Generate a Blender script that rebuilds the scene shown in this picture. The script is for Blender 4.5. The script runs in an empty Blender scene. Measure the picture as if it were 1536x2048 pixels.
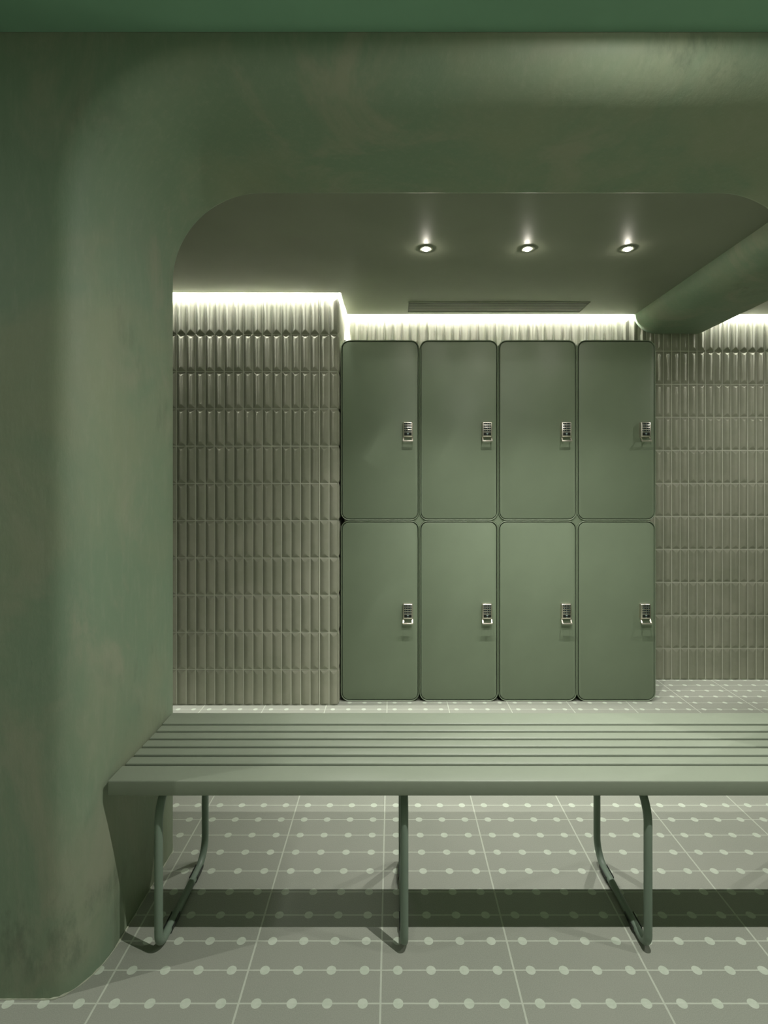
import bpy, math, random
from mathutils import Vector, noise
random.seed(7)
S = bpy.context.scene
COL = S.collection
PI = math.pi

# ------------------------------------------------------------------ materials
def mat(name, col, rough=.5, metal=0., emit=None, estr=0., spec=.5):
    m = bpy.data.materials.new(name); m.use_nodes = True
    b = m.node_tree.nodes['Principled BSDF']
    b.inputs['Base Color'].default_value = (*col, 1)
    b.inputs['Roughness'].default_value = rough
    b.inputs['Metallic'].default_value = metal
    b.inputs['Specular IOR Level'].default_value = spec
    if emit:
        b.inputs['Emission Color'].default_value = (*emit, 1)
        b.inputs['Emission Strength'].default_value = estr
    return m

class NT:
    """small helper for node graphs"""
    def __init__(s, m):
        s.t = m.node_tree; s.b = s.t.nodes['Principled BSDF']; s.L = s.t.links
        s.co = s.n('ShaderNodeTexCoord').outputs['Object']
    def n(s, typ, **kw):
        x = s.t.nodes.new(typ)
        for k, v in kw.items(): setattr(x, k, v)
        return x
    def val(s, sock, v):
        if hasattr(v, 'is_output') or isinstance(v, bpy.types.NodeSocket): s.L.new(v, sock)
        else: sock.default_value = v
    def math(s, op, a, b=0., c=0.):
        x = s.n('ShaderNodeMath', operation=op)
        s.val(x.inputs[0], a); s.val(x.inputs[1], b); s.val(x.inputs[2], c)
        return x.outputs[0]
    def smooth(s, v, a, b):
        x = s.n('ShaderNodeMapRange', interpolation_type='SMOOTHSTEP')
        s.val(x.inputs[0], v); x.inputs[1].default_value = a; x.inputs[2].default_value = b
        return x.outputs[0]
    def noise(s, scale, detail=4, rough=.55, vec=None, stretch=None, dist=0.):
        v = vec or s.co
        if stretch:
            mp = s.n('ShaderNodeMapping'); mp.inputs['Scale'].default_value = stretch
            s.L.new(v, mp.inputs[0]); v = mp.outputs[0]
        x = s.n('ShaderNodeTexNoise')
        x.inputs['Scale'].default_value = scale; x.inputs['Detail'].default_value = detail
        x.inputs['Roughness'].default_value = rough; x.inputs['Distortion'].default_value = dist
        s.L.new(v, x.inputs['Vector'])
        return x.outputs['Fac']
    def mix(s, f, a, b, blend='MIX'):
        x = s.n('ShaderNodeMix', data_type='RGBA', blend_type=blend)
        s.val(x.inputs[0], f)
        for k, v in ((6, a), (7, b)):
            if isinstance(v, tuple): x.inputs[k].default_value = (*v, 1)
            else: s.L.new(v, x.inputs[k])
        return x.outputs[2]
    def bump(s, h, strength, dist):
        x = s.n('ShaderNodeBump'); x.inputs['Strength'].default_value = strength
        x.inputs['Distance'].default_value = dist
        s.L.new(h, x.inputs['Height']); s.L.new(x.outputs[0], s.b.inputs['Normal'])
    def out(s, col=None, rough=None):
        if col is not None: s.L.new(col, s.b.inputs['Base Color'])
        if rough is not None: s.L.new(rough, s.b.inputs['Roughness'])

# -------- colours (linear)
PL_A, PL_B, PL_C = (.242, .284, .188), (.188, .264, .176), (.276, .300, .212)
def plaster_material():
    m = mat('troweled_plaster', PL_A, .5, spec=.45); g = NT(m)
    n1 = g.noise(1.7, 5, .6, dist=.6)
    n2 = g.noise(3.6, 6, .62, stretch=(1, 1, .55), dist=.9)
    n3 = g.noise(15, 6, .7, stretch=(1, 1, .35))
    n4 = g.noise(2.3, 3, .5, stretch=(.5, 1, 1.5))
    c = g.mix(g.smooth(n1, .38, .64), PL_B, PL_A)
    c = g.mix(g.smooth(n2, .48, .70), c, PL_C)
    # trowel scuffs: darker rubbed patches broken by fine streaks
    sc = g.math('MULTIPLY', g.smooth(n4, .56, .72), g.smooth(n3, .46, .66))
    c = g.mix(g.math('MULTIPLY', sc, .6), c, (.11, .145, .098))
    n5 = g.noise(60, 5, .7, stretch=(1, 1, .22))
    c = g.mix(g.math('MULTIPLY', g.smooth(n5, .45, .75), .2), c, (.33, .36, .27))
    g.out(c, g.math('MULTIPLY_ADD', n2, .2, .50))
    h = g.math('MULTIPLY_ADD', n3, .35, g.math('MULTIPLY', n1, .8))
    h = g.math('MULTIPLY_ADD', n5, .08, h)
    g.bump(h, .22, .02)
    return m

TX, TQ, TQY, TY0 = .3233, .3233 / 4, .0805, 1.1812
TXO = -.0263
def floor_material():
    m = mat('dotted_floor_tile', (.3, .3, .3), .5, spec=.35); g = NT(m)
    sp = g.n('ShaderNodeSeparateXYZ'); g.L.new(g.co, sp.inputs[0])
    x, y = sp.outputs[0], sp.outputs[1]
    def tri(v, o, p):     # distance to the nearest multiple of p (offset o)
        u = g.math('DIVIDE', g.math('SUBTRACT', v, o), p)
        f = g.math('FRACT', g.math('ADD', u, .5))
        return g.math('MULTIPLY', g.math('ABSOLUTE', g.math('SUBTRACT', f, .5)), p)
    dxg = tri(x, TXO, TX)                      # tile joint
    dyg = tri(y, TY0, TQY)                     # incised cross lines
    dxd = tri(x, TXO + TQ / 2, TQ)             # dot centres
    wob = g.math('MULTIPLY_ADD', g.noise(90, 2), .0012, -.0006)
    r = g.math('SQRT', g.math('ADD', g.math('MULTIPLY', dxd, dxd), g.math('MULTIPLY', dyg, dyg)))
    dot = g.math('SUBTRACT', 1., g.smooth(g.math('ADD', r, wob), .0112, .0122))
    lx = g.math('SUBTRACT', 1., g.smooth(g.math('ADD', dxg, wob), .0019, .0027))
    ly = g.math('SUBTRACT', 1., g.smooth(g.math('ADD', dyg, wob), .0013, .0023))
    line = g.math('MAXIMUM', lx, ly)
    sp1 = g.noise(420, 2, .7); sp2 = g.noise(3, 4); sp3 = g.noise(40, 4, .7)
    base = g.mix(g.smooth(sp1, .3, .72), (.255, .278, .228), (.315, .335, .280))
    base = g.mix(g.math('MULTIPLY', g.smooth(sp2, .35, .7), .35), base, (.325, .335, .285))
    grout = g.mix(sp3, (.44, .49, .40), (.53, .57, .48))
    dotc = g.mix(g.smooth(sp3, .35, .65), (.47, .54, .435), (.53, .59, .49))
    c = g.mix(g.math('MULTIPLY', line, .9), base, grout)
    c = g.mix(dot, c, dotc)
    g.out(c, g.math('MULTIPLY_ADD', sp1, .2, .42))
    g.bump(g.math('SUBTRACT', g.math('MULTIPLY', sp1, .25), line), .25, .001)
    return m

def tile_material():
    m = mat('glazed_sage_tile', (.32, .33, .25), .6, spec=.3); g = NT(m)
    n = g.noise(5, 3); n2 = g.noise(45, 4, .6)
    c = g.mix(g.smooth(n, .35, .65), (.285, .298, .222), (.330, .335, .258))
    c = g.mix(g.math('MULTIPLY', g.smooth(n2, .4, .8), .2), c, (.36, .37, .29))
    g.out(c, g.math('MULTIPLY_ADD', n2, .12, .52))
    g.bump(n, .05, .002)
    return m

def paint_material(name, col, rough, var=.06, spec=.4):
    m = mat(name, col, rough, spec=spec); g = NT(m)
    n = g.noise(3.0, 4); n2 = g.noise(240, 2)
    c = g.mix(g.math('MULTIPLY', g.smooth(n, .3, .7), 1.), tuple(v * (1 - var) for v in col), tuple(v * (1 + var) for v in col))
    g.out(c, g.math('MULTIPLY_ADD', n2, .06, rough - .03))
    g.bump(n2, .04, .0006)
    return m

M_PL = plaster_material()
M_FL = floor_material()
M_TL = tile_material()
M_GR = paint_material('pale_grout', (.56, .58, .48), .8, .12)
M_CEI = paint_material('matt_ceiling_paint', (.205, .226, .165), .50, .05, .85)
M_CEF = paint_material('front_ceiling_paint', (.19, .35, .235), .7, .05, .2)
M_LK = paint_material('locker_green_paint', (.180, .228, .152), .42, .04)
M_BN = paint_material('bench_powder_coat', (.225, .262, .198), .42, .03)
M_TB = paint_material('tube_powder_coat', (.175, .235, .180), .42, .04)
M_DK = mat('dark_plastic', (.012, .015, .012), .6, spec=.25)
M_GL = mat('black_glide', (.03, .036, .03), .5)
M_ST = mat('brushed_nickel', (.70, .66, .58), .34, 1.)
M_LEG = mat('key_print', (.45, .62, .60), .5)
M_TR = mat('downlight_trim', (.5, .53, .45), .4)
M_LENS = mat('lamp_lens', (.9, .9, .85), .3, emit=(1, .93, .80), estr=460.)
M_LED = mat('light_strip_diffuser', (.9, .9, .85), .4, emit=(1, .97, .925), estr=1800.)
M_VT = mat('vent_green_metal', (.17, .19, .13), .5)
M_WL = paint_material('side_plaster', (.22, .26, .17), .7)
M_WB = paint_material('pale_plaster', (.40, .42, .34), .7)
M_MORT = paint_material('mortar', (.40, .43, .33), .85, .2)

# ------------------------------------------------------------------ mesh builder
class MB:
    def __init__(s): s.v, s.f, s.m = [], [], []
    def face(s, idx, mi=0): s.f.append(tuple(idx)); s.m.append(mi)
    def add(s, pts):
        b = len(s.v); s.v.extend([tuple(p) for p in pts]); return b
    def box(s, x0, x1, y0, y1, z0, z1, mi=0, bev=0.):
        if bev > 0:
            return s.bbox(x0, x1, y0, y1, z0, z1, bev, mi)
        b = s.add([(x, y, z) for z in (z0, z1) for y in (y0, y1) for x in (x0, x1)])
        for q in ((0, 2, 3, 1), (4, 5, 7, 6), (0, 1, 5, 4), (2, 6, 7, 3), (0, 4, 6, 2), (1, 3, 7, 5)):
            s.face([b + i for i in q], mi)
    def bbox(s, x0, x1, y0, y1, z0, z1, r, mi=0):
        import bmesh
        bm = bmesh.new(); bmesh.ops.create_cube(bm, size=1)
        for v in bm.verts:
            v.co = ((x0 + x1) / 2 + v.co.x * (x1 - x0), (y0 + y1) / 2 + v.co.y * (y1 - y0), (z0 + z1) / 2 + v.co.z * (z1 - z0))
        bmesh.ops.bevel(bm, geom=bm.edges[:], offset=r, segments=3, profile=.5, affect='EDGES')
        bm.verts.index_update()
        b = s.add([v.co[:] for v in bm.verts])
        for f in bm.faces: s.face([b + v.index for v in f.verts], mi)
        bm.free()
    def rings(s, rings, closed=True, cap0=False, cap1=False, mi=0):
        bs = [s.add(r) for r in rings]; n = len(rings[0])
        for a, b in zip(bs, bs[1:]):
            for i in range(n if closed else n - 1):
                j = (i + 1) % n
                s.face((a + i, a + j, b + j, b + i), mi)
        if cap0: s.face([bs[0] + i for i in reversed(range(n))], mi)
        if cap1: s.face([bs[-1] + i for i in range(n)], mi)
    def tube(s, path, r, n=16, closed=False, mi=0):
        P = [Vector(p) for p in path]; N = len(P); rings = []
        t0 = (P[1] - P[0]).normalized()
        up = Vector((1, 0, 0)) if abs(t0.x) < .9 else Vector((0, 0, 1))
        for i in range(N):
            if closed: t = (P[(i + 1) % N] - P[i - 1]).normalized()
            else: t = (P[min(i + 1, N - 1)] - P[max(i - 1, 0)]).normalized()
            u = (up - t * up.dot(t)).normalized(); w = t.cross(u); up = u
            rr = r[i] if isinstance(r, (list, tuple)) else r
            rings.append([P[i] + (u * math.cos(2 * PI * k / n) + w * math.sin(2 * PI * k / n)) * rr for k in range(n)])
        if closed: rings.append(rings[0])
        s.rings(rings, True, not closed, not closed, mi)
    def build(s, name, mats, parent=None, smooth=True, angle=40):
        me = bpy.data.meshes.new(name); me.from_pydata(s.v, [], s.f)
        for m in (mats if isinstance(mats, (list, tuple)) else [mats]): me.materials.append(m)
        me.polygons.foreach_set('material_index', s.m)
        import bmesh
        bm = bmesh.new(); bm.from_mesh(me)
        bmesh.ops.remove_doubles(bm, verts=bm.verts, dist=1e-6)
        bmesh.ops.recalc_face_normals(bm, faces=bm.faces)
        bm.to_mesh(me); bm.free()
        if smooth:
            me.polygons.foreach_set('use_smooth', [True] * len(me.polygons))
            me.set_sharp_from_angle(angle=math.radians(angle))
        me.update()
        o = bpy.data.objects.new(name, me); COL.objects.link(o)
        if parent: o.parent = parent
        return o

def struct(name, mb, mats, **k):
    o = mb.build(name, mats, **k); o['kind'] = 'structure'; return o
def tag(o, label, cat, group=None):
    o['label'] = label; o['category'] = cat
    if group: o['group'] = group
    return o
def empty(name, loc=(0, 0, 0)):
    o = bpy.data.objects.new(name, None); o.empty_display_size = .1
    o.location = loc; COL.objects.link(o); return o
def copy_tree(o, parent=None):
    c = o.copy(); COL.objects.link(c)
    if parent: c.parent = parent
    for ch in list(o.children): copy_tree(ch, c)
    return c

# ------------------------------------------------------------------ dimensions (metres)
H = 1.188                       # camera height
YF, YB = 1.19, 1.68             # arch wall front / back
XL, XR = -.705, 1.338           # opening sides
ZS = 2.118                      # arch soffit
ZCF, ZC, ZLID = 2.22, 2.19, 2.30
YLW, YBW, XRET = 2.764, 3.120, -.290   # left partition, back wall, return (grout planes)
X0, X1 = -3.2, 3.2              # room width
YBACK = -2.2

# ------------------------------------------------------------------ floor, ceilings, plain walls
m = MB(); m.box(X0, X1, YBACK, 3.3, -.1, 0); struct('floor', m, M_FL, smooth=False)
m = MB(); m.box(X0, X1, YBACK, YF - .001, ZCF, ZCF + .08); struct('ceiling_front', m, M_CEF, smooth=False)

def prism(mb, poly, z0, z1):
    n = len(poly); a = mb.add([(x, y, z0) for x, y in poly]); b = mb.add([(x, y, z1) for x, y in poly])
    mb.face([a + i for i in reversed(range(n))]); mb.face([b + i for i in range(n)])
    for i in range(n): mb.face((a + i, a + (i + 1) % n, b + (i + 1) % n, b + i))
GAP = .0205
m = MB()
prism(m, [(X0, YB + .001), (X1, YB + .001), (X1, YBW - GAP), (XRET + GAP, YBW - GAP), (XRET + GAP, YLW - GAP), (X0, YLW - GAP)], ZC, ZC + .075)
m.box(X0, X1, YB + .001, 3.3, ZLID, ZLID + .05)
struct('ceiling', m, M_CEI, smooth=False)
m = MB(); m.box(X0 - .1, X0, YBACK, 3.3, 0, ZLID); struct('wall_left_side', m, M_WL, smooth=False)
m = MB(); m.box(X1, X1 + .1, YBACK, 3.3, 0, ZLID); struct('wall_right_side', m, M_WL, smooth=False)
m = MB(); m.box(X0, X1, YBACK - .1, YBACK, 0, ZLID); struct('wall_behind_camera', m, M_WB, smooth=False)

# ------------------------------------------------------------------ tiled walls
TW, TH, TZ0, GRW, TD = .0508, .1985, 1.975, .0026, .0080
prof = [0, .12, .28, .46, .64, .80, .92, 1.]
def P(t): t = max(0., min(1., t)); return -.0004 + (TD + .0004) * (1 - (1 - t) ** 1.75)
def tile_wall(name, org, ud, nd, length, uoff, ztop):
    """org: floor corner; ud: along the wall; nd: into the room; uoff: first joint"""
    mb = MB(); org, ud, nd = Vector(org), Vector(ud), Vector(nd)
    def W(u, z, h): return org + ud * u + nd * h + Vector((0, 0, z))
    b = mb.add([W(0, 0, 0), W(length, 0, 0), W(length, ztop, 0), W(0, ztop, 0)]); mb.face((b, b + 1, b + 2, b + 3), 1)
    b = mb.add([W(0, 0, -.1), W(length, 0, -.1), W(length, ztop, -.1), W(0, ztop, -.1)]); mb.face((b + 3, b + 2, b + 1, b), 1)
    hw = (TW - GRW) / 2
    us = [-hw + hw * t for t in prof] + [hw - hw * t for t in reversed(prof[:-1])]
    nu = len(us)
    k0 = math.floor((0 - uoff) / TW) ; k1 = math.ceil((length - uoff) / TW)
    for k in range(k0, k1):
        uc = uoff + (k + .5) * TW
        if uc - hw > length - .004 or uc + hw < .004: continue
        for r in range(-1, 11):
            za, zb = TZ0 - r * TH - TH + GRW / 2, TZ0 - r * TH - GRW / 2
            lo, hi = max(za, .003), min(zb, ztop)
            if hi - lo < .004: continue
            j = [random.uniform(-.00018, .00018) for _ in range(3)]
            zs = [za + hw * t for t in prof] + [zb - hw * t for t in reversed(prof)]
            zs = [z for z in zs if lo + 1e-4 < z < hi - 1e-4]
            zs = [lo] + zs + [hi]
            g = []
            for z in zs:
                row = []
                for u in us:
                    d = min(hw - abs(u), max(z - za, 0), max(zb - z, 0)) / hw
                    h = P(d) + j[0] + j[1] * u / hw + j[2] * (z - (za + zb) / 2) / TH
                    # the cut foot of the lowest course is eased like the photo's
                    if r == 9: h *= min(1., .45 + (z - lo) / .012)
                    row.append(W(max(0, min(length, uc + u)), z, h))
                g.append(mb.add(row))
            np_ = len(prof) - 1; full0 = za >= .003; full1 = zb <= ztop
            for j_, (a, c) in enumerate(zip(g, g[1:])):
                jt = len(g) - 2 - j_
                for i in range(nu - 1):
                    q = (a + i, a + i + 1, c + i + 1, c + i)
                    # split the mitre cells along the mitre itself
                    if (full0 and j_ < np_ and i == j_) or (full1 and jt < np_ and i == nu - 2 - jt):
                        mb.face((q[0], q[1], q[2])); mb.face((q[0], q[2], q[3]))
                    elif (full0 and j_ < np_ and i == nu - 2 - j_) or (full1 and jt < np_ and i == jt):
                        mb.face((q[0], q[1], q[3])); mb.face((q[1], q[2], q[3]))
                    else: mb.face(q, 0)
            # sides down to the grout
            for e, s_ in ((0, -1), (nu - 1, 1)):
                base = mb.add([W(max(0, min(length, uc + us[e])), z, 0) for z in zs])
                for i in range(len(zs) - 1): mb.face((g[i] + e, g[i + 1] + e, base + i + 1, base + i), 0)
            for gi, z in ((0, zs[0]), (-1, zs[-1])):
                base = mb.add([W(max(0, min(length, uc + u)), z, 0) for u in us])
                for i in range(nu - 1): mb.face((g[gi] + i, g[gi] + i + 1, base + i + 1, base + i), 0)
    return struct(name, mb, [M_TL, M_GR], angle=22)

# joints measured on the photo: left partition has one at X = -.284 ; back wall one at X = 1.469
tile_wall('wall_left', (X0, YLW, 0), (1, 0, 0), (0, -1, 0), XRET - X0, (XRET + .006 - X0) % TW, ZLID)
tile_wall('wall_return', (XRET, YLW - .004, 0), (0, 1, 0), (1, 0, 0), YBW - YLW + .004, 0.0, ZLID)
tile_wall('wall_back', (XRET, YBW, 0), (1, 0, 0), (0, -1, 0), X1 - XRET, (1.480 - XRET) % TW, ZLID)

# ------------------------------------------------------------------ arch wall (plaster, big soft front edge)
R0 = .285
def arch():
    cxl, cxr, cz = XL + R0, XR - R0, ZS - R0
    path = []                           # (x, z, normal into the solid)
    for i in range(15): path.append((XL, cz * i / 14, (-1, 0)))
    angs = [PI - PI / 2 * i / 28 for i in range(1, 28)]
    ac = math.atan2(ZLID - cz, X0 - cxl); angs.append(ac); angs.sort(reverse=True)
    for a in angs: path.append((cxl + R0 * math.cos(a), cz + R0 * math.sin(a), (math.cos(a), math.sin(a))))
    for i in range(21): path.append((cxl + (cxr - cxl) * i / 20, ZS, (0, 1)))
    angs = [PI / 2 - PI / 2 * i / 28 for i in range(1, 28)]
    ac2 = math.atan2(ZLID - cz, X1 - cxr); angs.append(ac2); angs.sort(reverse=True)
    for a in angs: path.append((cxr + R0 * math.cos(a), cz + R0 * math.sin(a), (math.cos(a), math.sin(a))))
    for i in range(15): path.append((XR, cz * (1 - i / 14), (1, 0)))
    # profile: offset into the solid, depth
    EO, EY = .085, .145
    pr = [(0.012, YB), (.004, YB - .003), (0, YB - .014)]
    for i in range(1, 6): pr.append((0, YB - .014 + (YF + EY - YB + .014) * i / 6))
    for i in range(17):
        a = PI / 2 * i / 16
        pr.append((EO * (1 - math.cos(a)), YF + EY * (1 - math.sin(a))))
    def outer(x, z, n):
        t = 1e9
        if n[0] < -1e-6: t = min(t, (X0 - x) / n[0])
        if n[0] > 1e-6: t = min(t, (X1 - x) / n[0])
        if n[1] > 1e-6: t = min(t, (ZLID - z) / n[1])
        return x + n[0] * t, z + n[1] * t
    mb = MB(); rings = []
    for x, z, n in path:
        ox, oz = outer(x, z, n); row = [(ox, YB, oz)]
        for o, y in pr:
            px, py, pz = x + n[0] * o, y, z + n[1] * o
            w = noise.noise(Vector((px * 2.3, py * 2.3, pz * 2.3))) * .004 * min(1, max(0, (YB - y) / .1))
            row.append((px + n[0] * w, py, pz + n[1] * w))
        row.append((ox, YF, oz)); rings.append(row)
    mb.rings(rings, closed=False)
    # outer rim closes the wall
    for (ra, rb) in zip(rings, rings[1:]):
        b = mb.add([ra[0], ra[-1], rb[-1], rb[0]]); mb.face((b, b + 1, b + 2, b + 3))
    o = struct('wall_front', mb, M_PL, angle=50)
    # mortar bead along the foot of the left pillar
    base = [(-1.9, YF)] + [(-1.2 + i * .006, YF) for i in range(68)]
    fine = list(reversed(pr))
    for (oa, ya), (ob, yb) in zip(fine, fine[1:]):
        base += [(XL - oa - (ob - oa) * t / 4, ya + (yb - ya) * t / 4) for t in range(4)]
    pts, rad = [], []
    for i, (x, y) in enumerate(base):
        if x > X0:
            pts.append((x, y, .001)); rad.append(.0010 + .0048 * abs(noise.noise(Vector((x * 47, y * 47, 2.)))))
    mb = MB(); mb.tube(pts, rad, 8); struct('trim_1', mb, M_MORT)
arch()

# ------------------------------------------------------------------ ceiling beam on the right
def beam():
    xl, xr, zb, r = 1.452, 1.850, 2.078, .135
    sec = [(xl, ZC + .01)]
    rx, rz = .135, ZC - zb
    for i in range(17):
        a = PI / 2 * i / 16
        sec.append((xl + rx * (1 - math.cos(a)), ZC - rz * math.sin(a)))
    sec += [(xr - .006, zb), (xr - .002, zb + .002), (xr, zb + .006), (xr, ZC + .01)]
    ys = [YB - .01 + (YBW - .008 - YB + .01) * i / 12 for i in range(13)]
    mb = MB(); mb.rings([[(x + .004 * noise.noise(Vector((x, y, z)) * 2.), y, z) for x, z in sec] for y in ys], True, True, True)
    struct('ceiling_beam', mb, M_PL)
beam()

# ------------------------------------------------------------------ LED strips in the ceiling slots
def strip(x0, x1, y0, y1, label):
    o = empty('light_strip', ((x0 + x1) / 2, (y0 + y1) / 2, ZC + .052)); c = o.location
    mb = MB(); mb.box(x0 - c.x, x1 - c.x, y0 - c.y, y1 - c.y, .0005, .009); mb.build('channel', M_TR, o, smooth=False)
    mb = MB(); b = mb.add([(x0 - c.x, y0 - c.y, 0), (x0 - c.x, y1 - c.y, 0), (x1 - c.x, y1 - c.y, 0), (x1 - c.x, y0 - c.y, 0)])
    mb.face((b, b + 1, b + 2, b + 3)); d = mb.build('diffuser', M_LED, o, smooth=False)
    if d.data.polygons[0].normal.z > 0: d.data.flip_normals()
    tag(o, label, 'light strip', 'linear lights in the ceiling slot'); return o
strip(X0 + .05, XRET + .0145, YLW - .0155, YLW - .0110, 'glowing light strip above the tiled partition beside the lockers')
strip(XRET + .0110, XRET + .0155, YLW - .016, YBW - .016, 'short glowing light strip running back along the partition corner')
strip(XRET + .016, 1.452, YBW - .0155, YBW - .0110, 'long glowing light strip on the back wall above the lockers')
strip(1.852, X1 - .05, YBW - .0155, YBW - .0110, 'glowing light strip on the back wall beyond the rounded ceiling beam')

# ------------------------------------------------------------------ downlights
def downlight_parts(root):
    mb = MB(); rr = []
    for rad, z in ((.030, .0), (.031, -.002), (.029, -.0035), (.017, -.003), (.014, .0)):
        rr.append([(rad * math.cos(2 * PI * k / 32), rad * math.sin(2 * PI * k / 32), z) for k in range(32)])
    mb.rings(rr); t = mb.build('trim_ring', M_CEI, root)
    mb = MB(); rr = []
    for rad, z in ((.0138, -.0005), (.012, -.006), (.007, -.0095), (.001, -.011)):
        rr.append([(rad * math.cos(2 * PI * k / 16), rad * math.sin(2 * PI * k / 16), z) for k in range(16)])
    mb.rings(rr, cap1=True, cap0=True); l = mb.build('lens', M_LENS, root)
LZ = ZC
d0 = empty('downlight', (.146, 2.225, ZC)); downlight_parts(d0)
tag(d0, 'lit round recessed downlight of the row of three, closest to the tiled partition', 'downlight', 'downlights in the ceiling before the lockers')
d1 = copy_tree(d0); d1.location = (.581, 2.225, ZC); d1['label'] = 'lit round recessed downlight in the middle of the row of three'
d2 = copy_tree(d0); d2.location = (1.011, 2.225, ZC); d2['label'] = 'lit round recessed downlight closest to the rounded ceiling beam'
FRONT = [(.58, .77), (-1.95, .80)]
def spot(name, x, y, z, watt, size, blend=1., rad=.005, col=(1, .97, .925), tilt=(0, 0)):
    l = bpy.data.lights.new(name, 'SPOT'); l.energy = watt; l.color = col
    l.spot_size = math.radians(size); l.spot_blend = blend; l.shadow_soft_size = rad
    o = bpy.data.objects.new(name, l); o.location = (x, y, z); o.rotation_euler = (tilt[0], tilt[1], 0); COL.objects.link(o)
    return o
def disc(name, x, y, z, watt, rad=.005, col=(1, .97, .925)):
    l = bpy.data.lights.new(name, 'AREA'); l.shape = 'DISK'; l.size = 2 * rad; l.energy = watt; l.color = col
    o = bpy.data.objects.new(name, l); o.location = (x, y, z); COL.objects.link(o); return o
for x in (.146, .581, 1.011):
    spot('downlight_beam', x, 2.225, ZC - .012, 64, 88)
    disc('downlight_spill', x, 2.225, ZC - .012, .35)
spot('downlight_beam', .58, .80, ZCF - .012, 18, 92)
disc('downlight_spill', .58, .80, ZCF - .012, 13)
spot('downlight_beam', .58, .80, ZCF - .012, 52, 168)
spot('downlight_beam', 2.02, .80, ZCF - .012, 62, 174)  # added fill lamp out of frame, brightens the arch corner and soffit
spot('downlight_beam', -1.95, .80, ZCF - .012, 55, 112)
disc('downlight_spill', -1.95, .80, ZCF - .012, 6)
spot('downlight_beam', 2.30, 2.225, ZC - .012, 45, 165)
spot('downlight_beam', .10, -1.31, ZCF - .012, 380, 94)  # added lamp behind the camera, its floor bounce fills the arch front
d3 = copy_tree(d0); d3.location = (.58, .80, ZCF); d3['label'] = 'lit recessed downlight in the darker front ceiling before the arch'
d7 = copy_tree(d0); d7.location = (2.02, .80, ZCF); d7['label'] = 'added unseen fill lamp in the front ceiling past the open end of the arch'  # fitting for the added fill lamp
d4 = copy_tree(d0); d4.location = (-1.95, .80, ZCF); d4['label'] = 'lit recessed downlight in the front ceiling beside the wide pillar'
d6 = copy_tree(d0); d6.location = (2.30, 2.225, ZC); d6['label'] = 'lit recessed downlight in the bay beyond the rounded ceiling beam'
d5 = copy_tree(d0); d5.location = (.10, -1.31, ZCF); d5['label'] = 'added unseen bounce lamp deep in the front room, furthest from the arch'  # fitting for the added bounce lamp

# ------------------------------------------------------------------ ceiling vent
v = empty('ceiling_vent', (.5975, 2.9665, ZC))
tag(v, 'long slatted air vent in the ceiling above the lockers', 'vent')
hx, hy = .503, .082
mb = MB(); mb.box(-hx, hx, -hy, hy, -.0008, -.0002); mb.build('backing', M_DK, v, smooth=False)
mb = MB()
mb.box(-hx - .003, hx + .003, -hy - .003, -hy, -.004, -.0002); mb.box(-hx - .003, hx + .003, hy, hy + .003, -.004, -.0002)
mb.box(-hx - .003, -hx, -hy, hy, -.004, -.0002); mb.box(hx, hx + .003, -hy, hy, -.004, -.0002)
mb.build('frame', M_VT, v, smooth=False)
for i in range(9):
    yc = -hy + (i + .5) * 2 * hy / 9
    mb = MB(); mb.box(-hx + .002, hx - .002, -.0038, .0038, -.0013, -.0010); s_ = mb.build('slat', M_VT, v, smooth=False)
    s_.location = (0, yc, 0)

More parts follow.
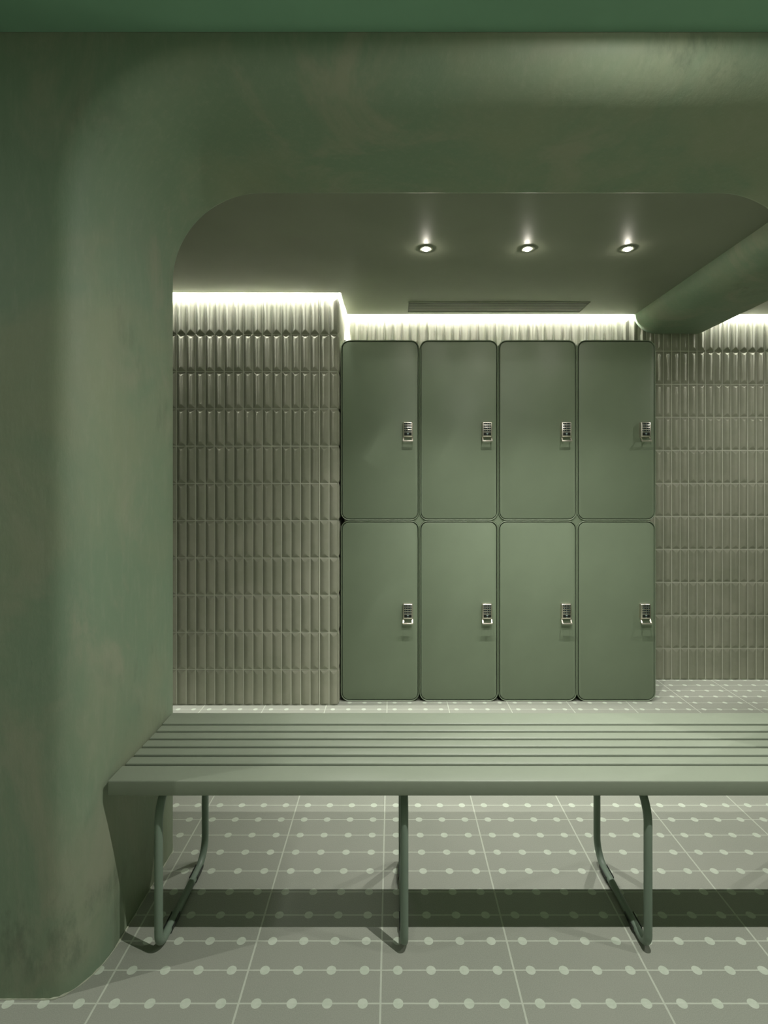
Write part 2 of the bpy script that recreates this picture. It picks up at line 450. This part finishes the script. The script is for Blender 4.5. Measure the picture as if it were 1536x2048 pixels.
# ------------------------------------------------------------------ lockers
LW, LH, LY, LD = .4270, .9790, 2.808, .295
LX0 = -.2785
def rrect(w, h, r, inset, y, n=8):
    x0, x1, z0, z1 = -w / 2 + inset, w / 2 - inset, inset, h - inset; r = max(r - inset, .002); pts = []
    for cx, cz, a0 in ((x1 - r, z1 - r, 0), (x0 + r, z1 - r, PI / 2), (x0 + r, z0 + r, PI), (x1 - r, z0 + r, 1.5 * PI)):
        for i in range(n + 1):
            a = a0 + PI / 2 * i / n; pts.append((cx + r * math.cos(a), y, cz + r * math.sin(a)))
    return pts
def make_locker():
    root = empty('locker')
    w, h, r = LW - .001, LH - .001, .046
    mb = MB()
    seq = [(0, LD), (0, .004), (.0008, .0014), (.0028, 0), (.0048, .0014), (.0056, .004), (.0056, .030)]
    mb.rings([rrect(w, h, r, i, y) for i, y in seq], True, True, True); mb.build('body', M_LK, root)
    mb = MB(); seq = [(.0095, .024), (.0095, .0035), (.0100, .0022), (.0112, .0018)]
    mb.rings([rrect(w, h, r, i, y) for i, y in seq], True, True, True); mb.build('door', M_LK, root)
    # keypad lock
    lk = MB(); cx, zt, y0 = w / 2 - .0625, .5325, .0018
    hw = .0272
    def ring(ins, y): return [(cx + sx * (hw - ins - b_), y, z) for sx, b_, z in ()]
    def lring(ins, y, n=4):
        pts = []; x0, x1, z0, z1, rr = cx - hw + ins, cx + hw - ins, zt - .083 + ins, zt - ins, .005
        for ax, az, a0 in ((x1 - rr, z1 - rr, 0), (x0 + rr, z1 - rr, PI / 2), (x0 + rr, z0 + rr, PI), (x1 - rr, z0 + rr, 1.5 * PI)):
            for i in range(n + 1):
                a = a0 + PI / 2 * i / n; pts.append((ax + rr * math.cos(a), y, az + rr * math.sin(a)))
        return pts
    yf = y0 - .022
    lk.rings([lring(0, y0 - .0002), lring(0, yf + .007), lring(.0012, yf + .002), lring(.0035, yf)], True, True, True)
    lock = lk.build('keypad_lock', M_ST, root)
    for i in range(4):
        z = zt - .0065 - i * .0125
        mb = MB(); mb.box(cx - .0198, cx + .0198, yf - .0008, yf + .001, z - .0083, z, bev=.0006); mb.build('key_row', M_DK, lock)
    mb = MB(); mb.box(cx - .0198, cx + .0198, yf - .0008, yf + .001, zt - .074, zt - .057, bev=.0006); mb.build('display', M_DK, lock)
    # key legends: digits, and the little dome and bar on the display
    mb = MB()
    rows = ['123', '456', '789', '.0.']
    for i, s_ in enumerate(rows):
        for k, ch in enumerate(s_):
            z = zt - .0065 - i * .0125 - .00415; x = cx + (k - 1) * .0128
            if ch == '.':
                mb.box(x - .0011, x + .0011, yf - .0010, yf - .0007, z - .0011, z + .0011); continue
            cu = bpy.data.curves.new('t', 'FONT'); cu.body = ch; cu.size = .0075; cu.align_x = 'CENTER'; cu.extrude = .0001; cu.resolution_u = 2
            ob = bpy.data.objects.new('t', cu); COL.objects.link(ob)
            dg = bpy.context.evaluated_depsgraph_get(); me = bpy.data.meshes.new_from_object(ob.evaluated_get(dg))
            b = mb.add([(x + q.co.x, yf - .0009 - q.co.z, z - .0026 + q.co.y) for q in me.vertices])
            for p in me.polygons: mb.face([b + q for q in p.vertices])
            bpy.data.objects.remove(ob); bpy.data.curves.remove(cu); bpy.data.meshes.remove(me)
    dome = [(cx + .0055 * math.cos(a), zt - .0605 - .0035 * math.sin(a)) for a in [PI * i / 10 for i in range(11)]]
    a_ = mb.add([(x, yf - .0008, z) for x, z in dome]); b_ = mb.add([(x, yf - .0011, z) for x, z in dome]); n_ = len(dome)
    mb.face([b_ + i for i in range(n_)])
    for i in range(n_): mb.face((a_ + i, a_ + (i + 1) % n_, b_ + (i + 1) % n_, b_ + i))
    mb.box(cx - .003, cx + .003, yf - .0011, yf - .0008, zt - .0712, zt - .0697)
    mb.build('key_print', M_LEG, lock, smooth=False)
    # bail handle hinged under the keypad
    mb = MB()
    for sx in (-1, 1):
        a = Vector((cx + sx * .0236, y0 - .010, zt - .080)); b = Vector((cx + sx * .0244, y0 - .0285, zt - .1035))
        mb.rings([[(p.x - .0034, p.y - .003, p.z - .002), (p.x + .0034, p.y - .003, p.z - .002), (p.x + .0034, p.y + .003, p.z + .002), (p.x - .0034, p.y + .003, p.z + .002)] for p in (a, (a + b) / 2, b)], True, True, True)
    mb.box(cx - .0278, cx + .0278, y0 - .0325, y0 - .0245, zt - .1075, zt - .1005, bev=.0018)
    mb.build('pull_handle', M_ST, lock)
    return root
proto = make_locker()
colname = ['beside the tiled partition', 'second column from the partition', 'third column from the partition', 'in the last column, furthest from the partition']
looks = {(1, 0): 'upper green locker beside the tiled partition, thin dark strip lying on its top',
         (1, 1): 'upper green locker in the second column from the tiled partition',
         (1, 2): 'upper green locker in the third column from the tiled partition',
         (1, 3): 'upper green locker in the last column, closest to the rounded ceiling beam',
         (0, 0): 'lower green locker on the floor touching the tiled partition',
         (0, 1): 'lower green locker on the floor, second column from the tiled partition',
         (0, 2): 'lower green locker on the floor, third column from the tiled partition',
         (0, 3): 'lower green locker at the open end, casting a shadow on the floor'}
first = True; made = []
for row in (0, 1):
    for c in range(4):
        o = proto if first else copy_tree(proto); first = False
        o.location = (LX0 + (c + .5) * LW, LY, row * LH + (.0005 if row else 0.))
        tag(o, looks[(row, c)], 'locker', 'metal lockers')
        made.append((row, c, o))
for row, c, o in made:
    if row == 0 and c < 3:        # recessed plate closing the gap where four corners meet
        mb = MB(); k = .046; zc, xc = LH, LW / 2; off = []
        for sx, sz, a0 in ((1, 1, 1.5 * PI), (-1, 1, 0), (-1, -1, .5 * PI), (1, -1, PI)):
            off += [(sx * k + k * math.cos(a0 - PI / 2 * i / 10), sz * k + k * math.sin(a0 - PI / 2 * i / 10)) for i in range(10)]
        ring = lambda y: [(xc + u * .985, y, zc + q * .985) for u, q in off]
        mb.rings([ring(.006), ring(.016)], True, True, True); mb.build('filler_plate', M_LK, o)
mb = MB(); mb.box(-.262, -.152, 2.835, 2.905, 2 * LH + .0005, 2 * LH + .0030); mb.box(-.262, -.152, 2.835, 2.838, 2 * LH + .0005, 2 * LH + .0050)
o = mb.build('metal_strip', M_DK, smooth=False); tag(o, 'thin dark metal strip lying on top of the upper locker beside the partition', 'strip')

# ------------------------------------------------------------------ bench
bench = empty('bench', (.315, 1.46, 0))
tag(bench, 'long sage green slatted bench on bent tube legs spanning the arch', 'bench')
def bb(o): o.parent = bench; o.location = Vector(o.location) - Vector(bench.location); return o
ZT, ZL, BX0, BX1 = .454, .4165, -.699, 1.330
slats = [(1.273, 1.3425), (1.352, 1.387), (1.397, 1.432), (1.4415, 1.4765), (1.486, 1.521), (1.5305, 1.5655), (1.575, 1.650)]
for i, (a, b) in enumerate(slats):
    x0 = BX0 + (.0 if i in (0, 6) else .003)
    mb = MB(); mb.box(x0, BX1, a, b, ZL, ZT, bev=.0035); bb(mb.build('seat_slat', M_BN))
RT = .0103
def leg_frame(x):
    yf_, yr, zb, zt = 1.3065, 1.632, RT + .003, ZL - RT
    pts = []
    def corner(cy, cz, r, a0):
        for i in range(11):
            a = a0 + PI / 2 * i / 10; pts.append((x, cy + r * math.cos(a), cz + r * math.sin(a)))
    corner(yf_ + .036, zb + .036, .036, PI)           # front foot
    corner(yr - .062, zb + .062, .062, 1.5 * PI)      # rear foot
    corner(yr - .075, zt - .075, .075, 0)             # rear top
    corner(yf_ + .080, zt - .080, .080, PI / 2)       # front top
    mb = MB(); mb.tube(pts, RT, 20, closed=True); f = mb.build('leg_frame', M_TB); bb(f)
    for (ya, yb) in ((1.362, 1.412), (1.535, 1.585)):
        mb = MB(); sec = []
        R1, R2 = RT + .0018, RT + .0002
        for k in range(9):
            a = PI + PI * k / 8; sec.append((R1 * math.cos(a), R1 * math.sin(a)))
        sec = [(-R1, .006)] + [(p[0], max(p[1], -RT - .0025)) for p in sec] + [(R1, .006)]
        inn = [(R2, .006)] + [(R2 * math.cos(PI + PI * k / 8), R2 * math.sin(PI + PI * k / 8)) for k in range(8, -1, -1)] + [(-R2, .006)]
        mb.rings([[(x + u, y, zb + w) for u, w in sec + inn] for y in (ya, yb)], True, True, True)
        mb.box(x - .0075, x + .0075, ya + .002, yb - .002, 0, .0045)
        g = mb.build('glide', M_GL, smooth=False); g.parent = f
for x in (-.588, .031, .645, 1.215): leg_frame(x)

# ------------------------------------------------------------------ camera, world, view
cam = bpy.data.cameras.new('camera'); co = bpy.data.objects.new('camera', cam); COL.objects.link(co)
co.location = (0, 0, H); co.rotation_euler = (PI / 2, 0, 0)
cam.sensor_fit = 'AUTO'; cam.sensor_width = 36; cam.lens = 1037 / 2048 * 36
cam.shift_x = -16 / 2048; cam.shift_y = -60 / 2048; cam.clip_start = .02
S.camera = co
w = bpy.data.worlds.new('world'); S.world = w; w.use_nodes = True
w.node_tree.nodes['Background'].inputs[0].default_value = (.5, .6, .45, 1)
w.node_tree.nodes['Background'].inputs[1].default_value = .0
vs = S.view_settings; vs.view_transform = 'Standard'; vs.look = 'None'; vs.gamma = 1; vs.use_curve_mapping = False
vs.exposure = 0.0
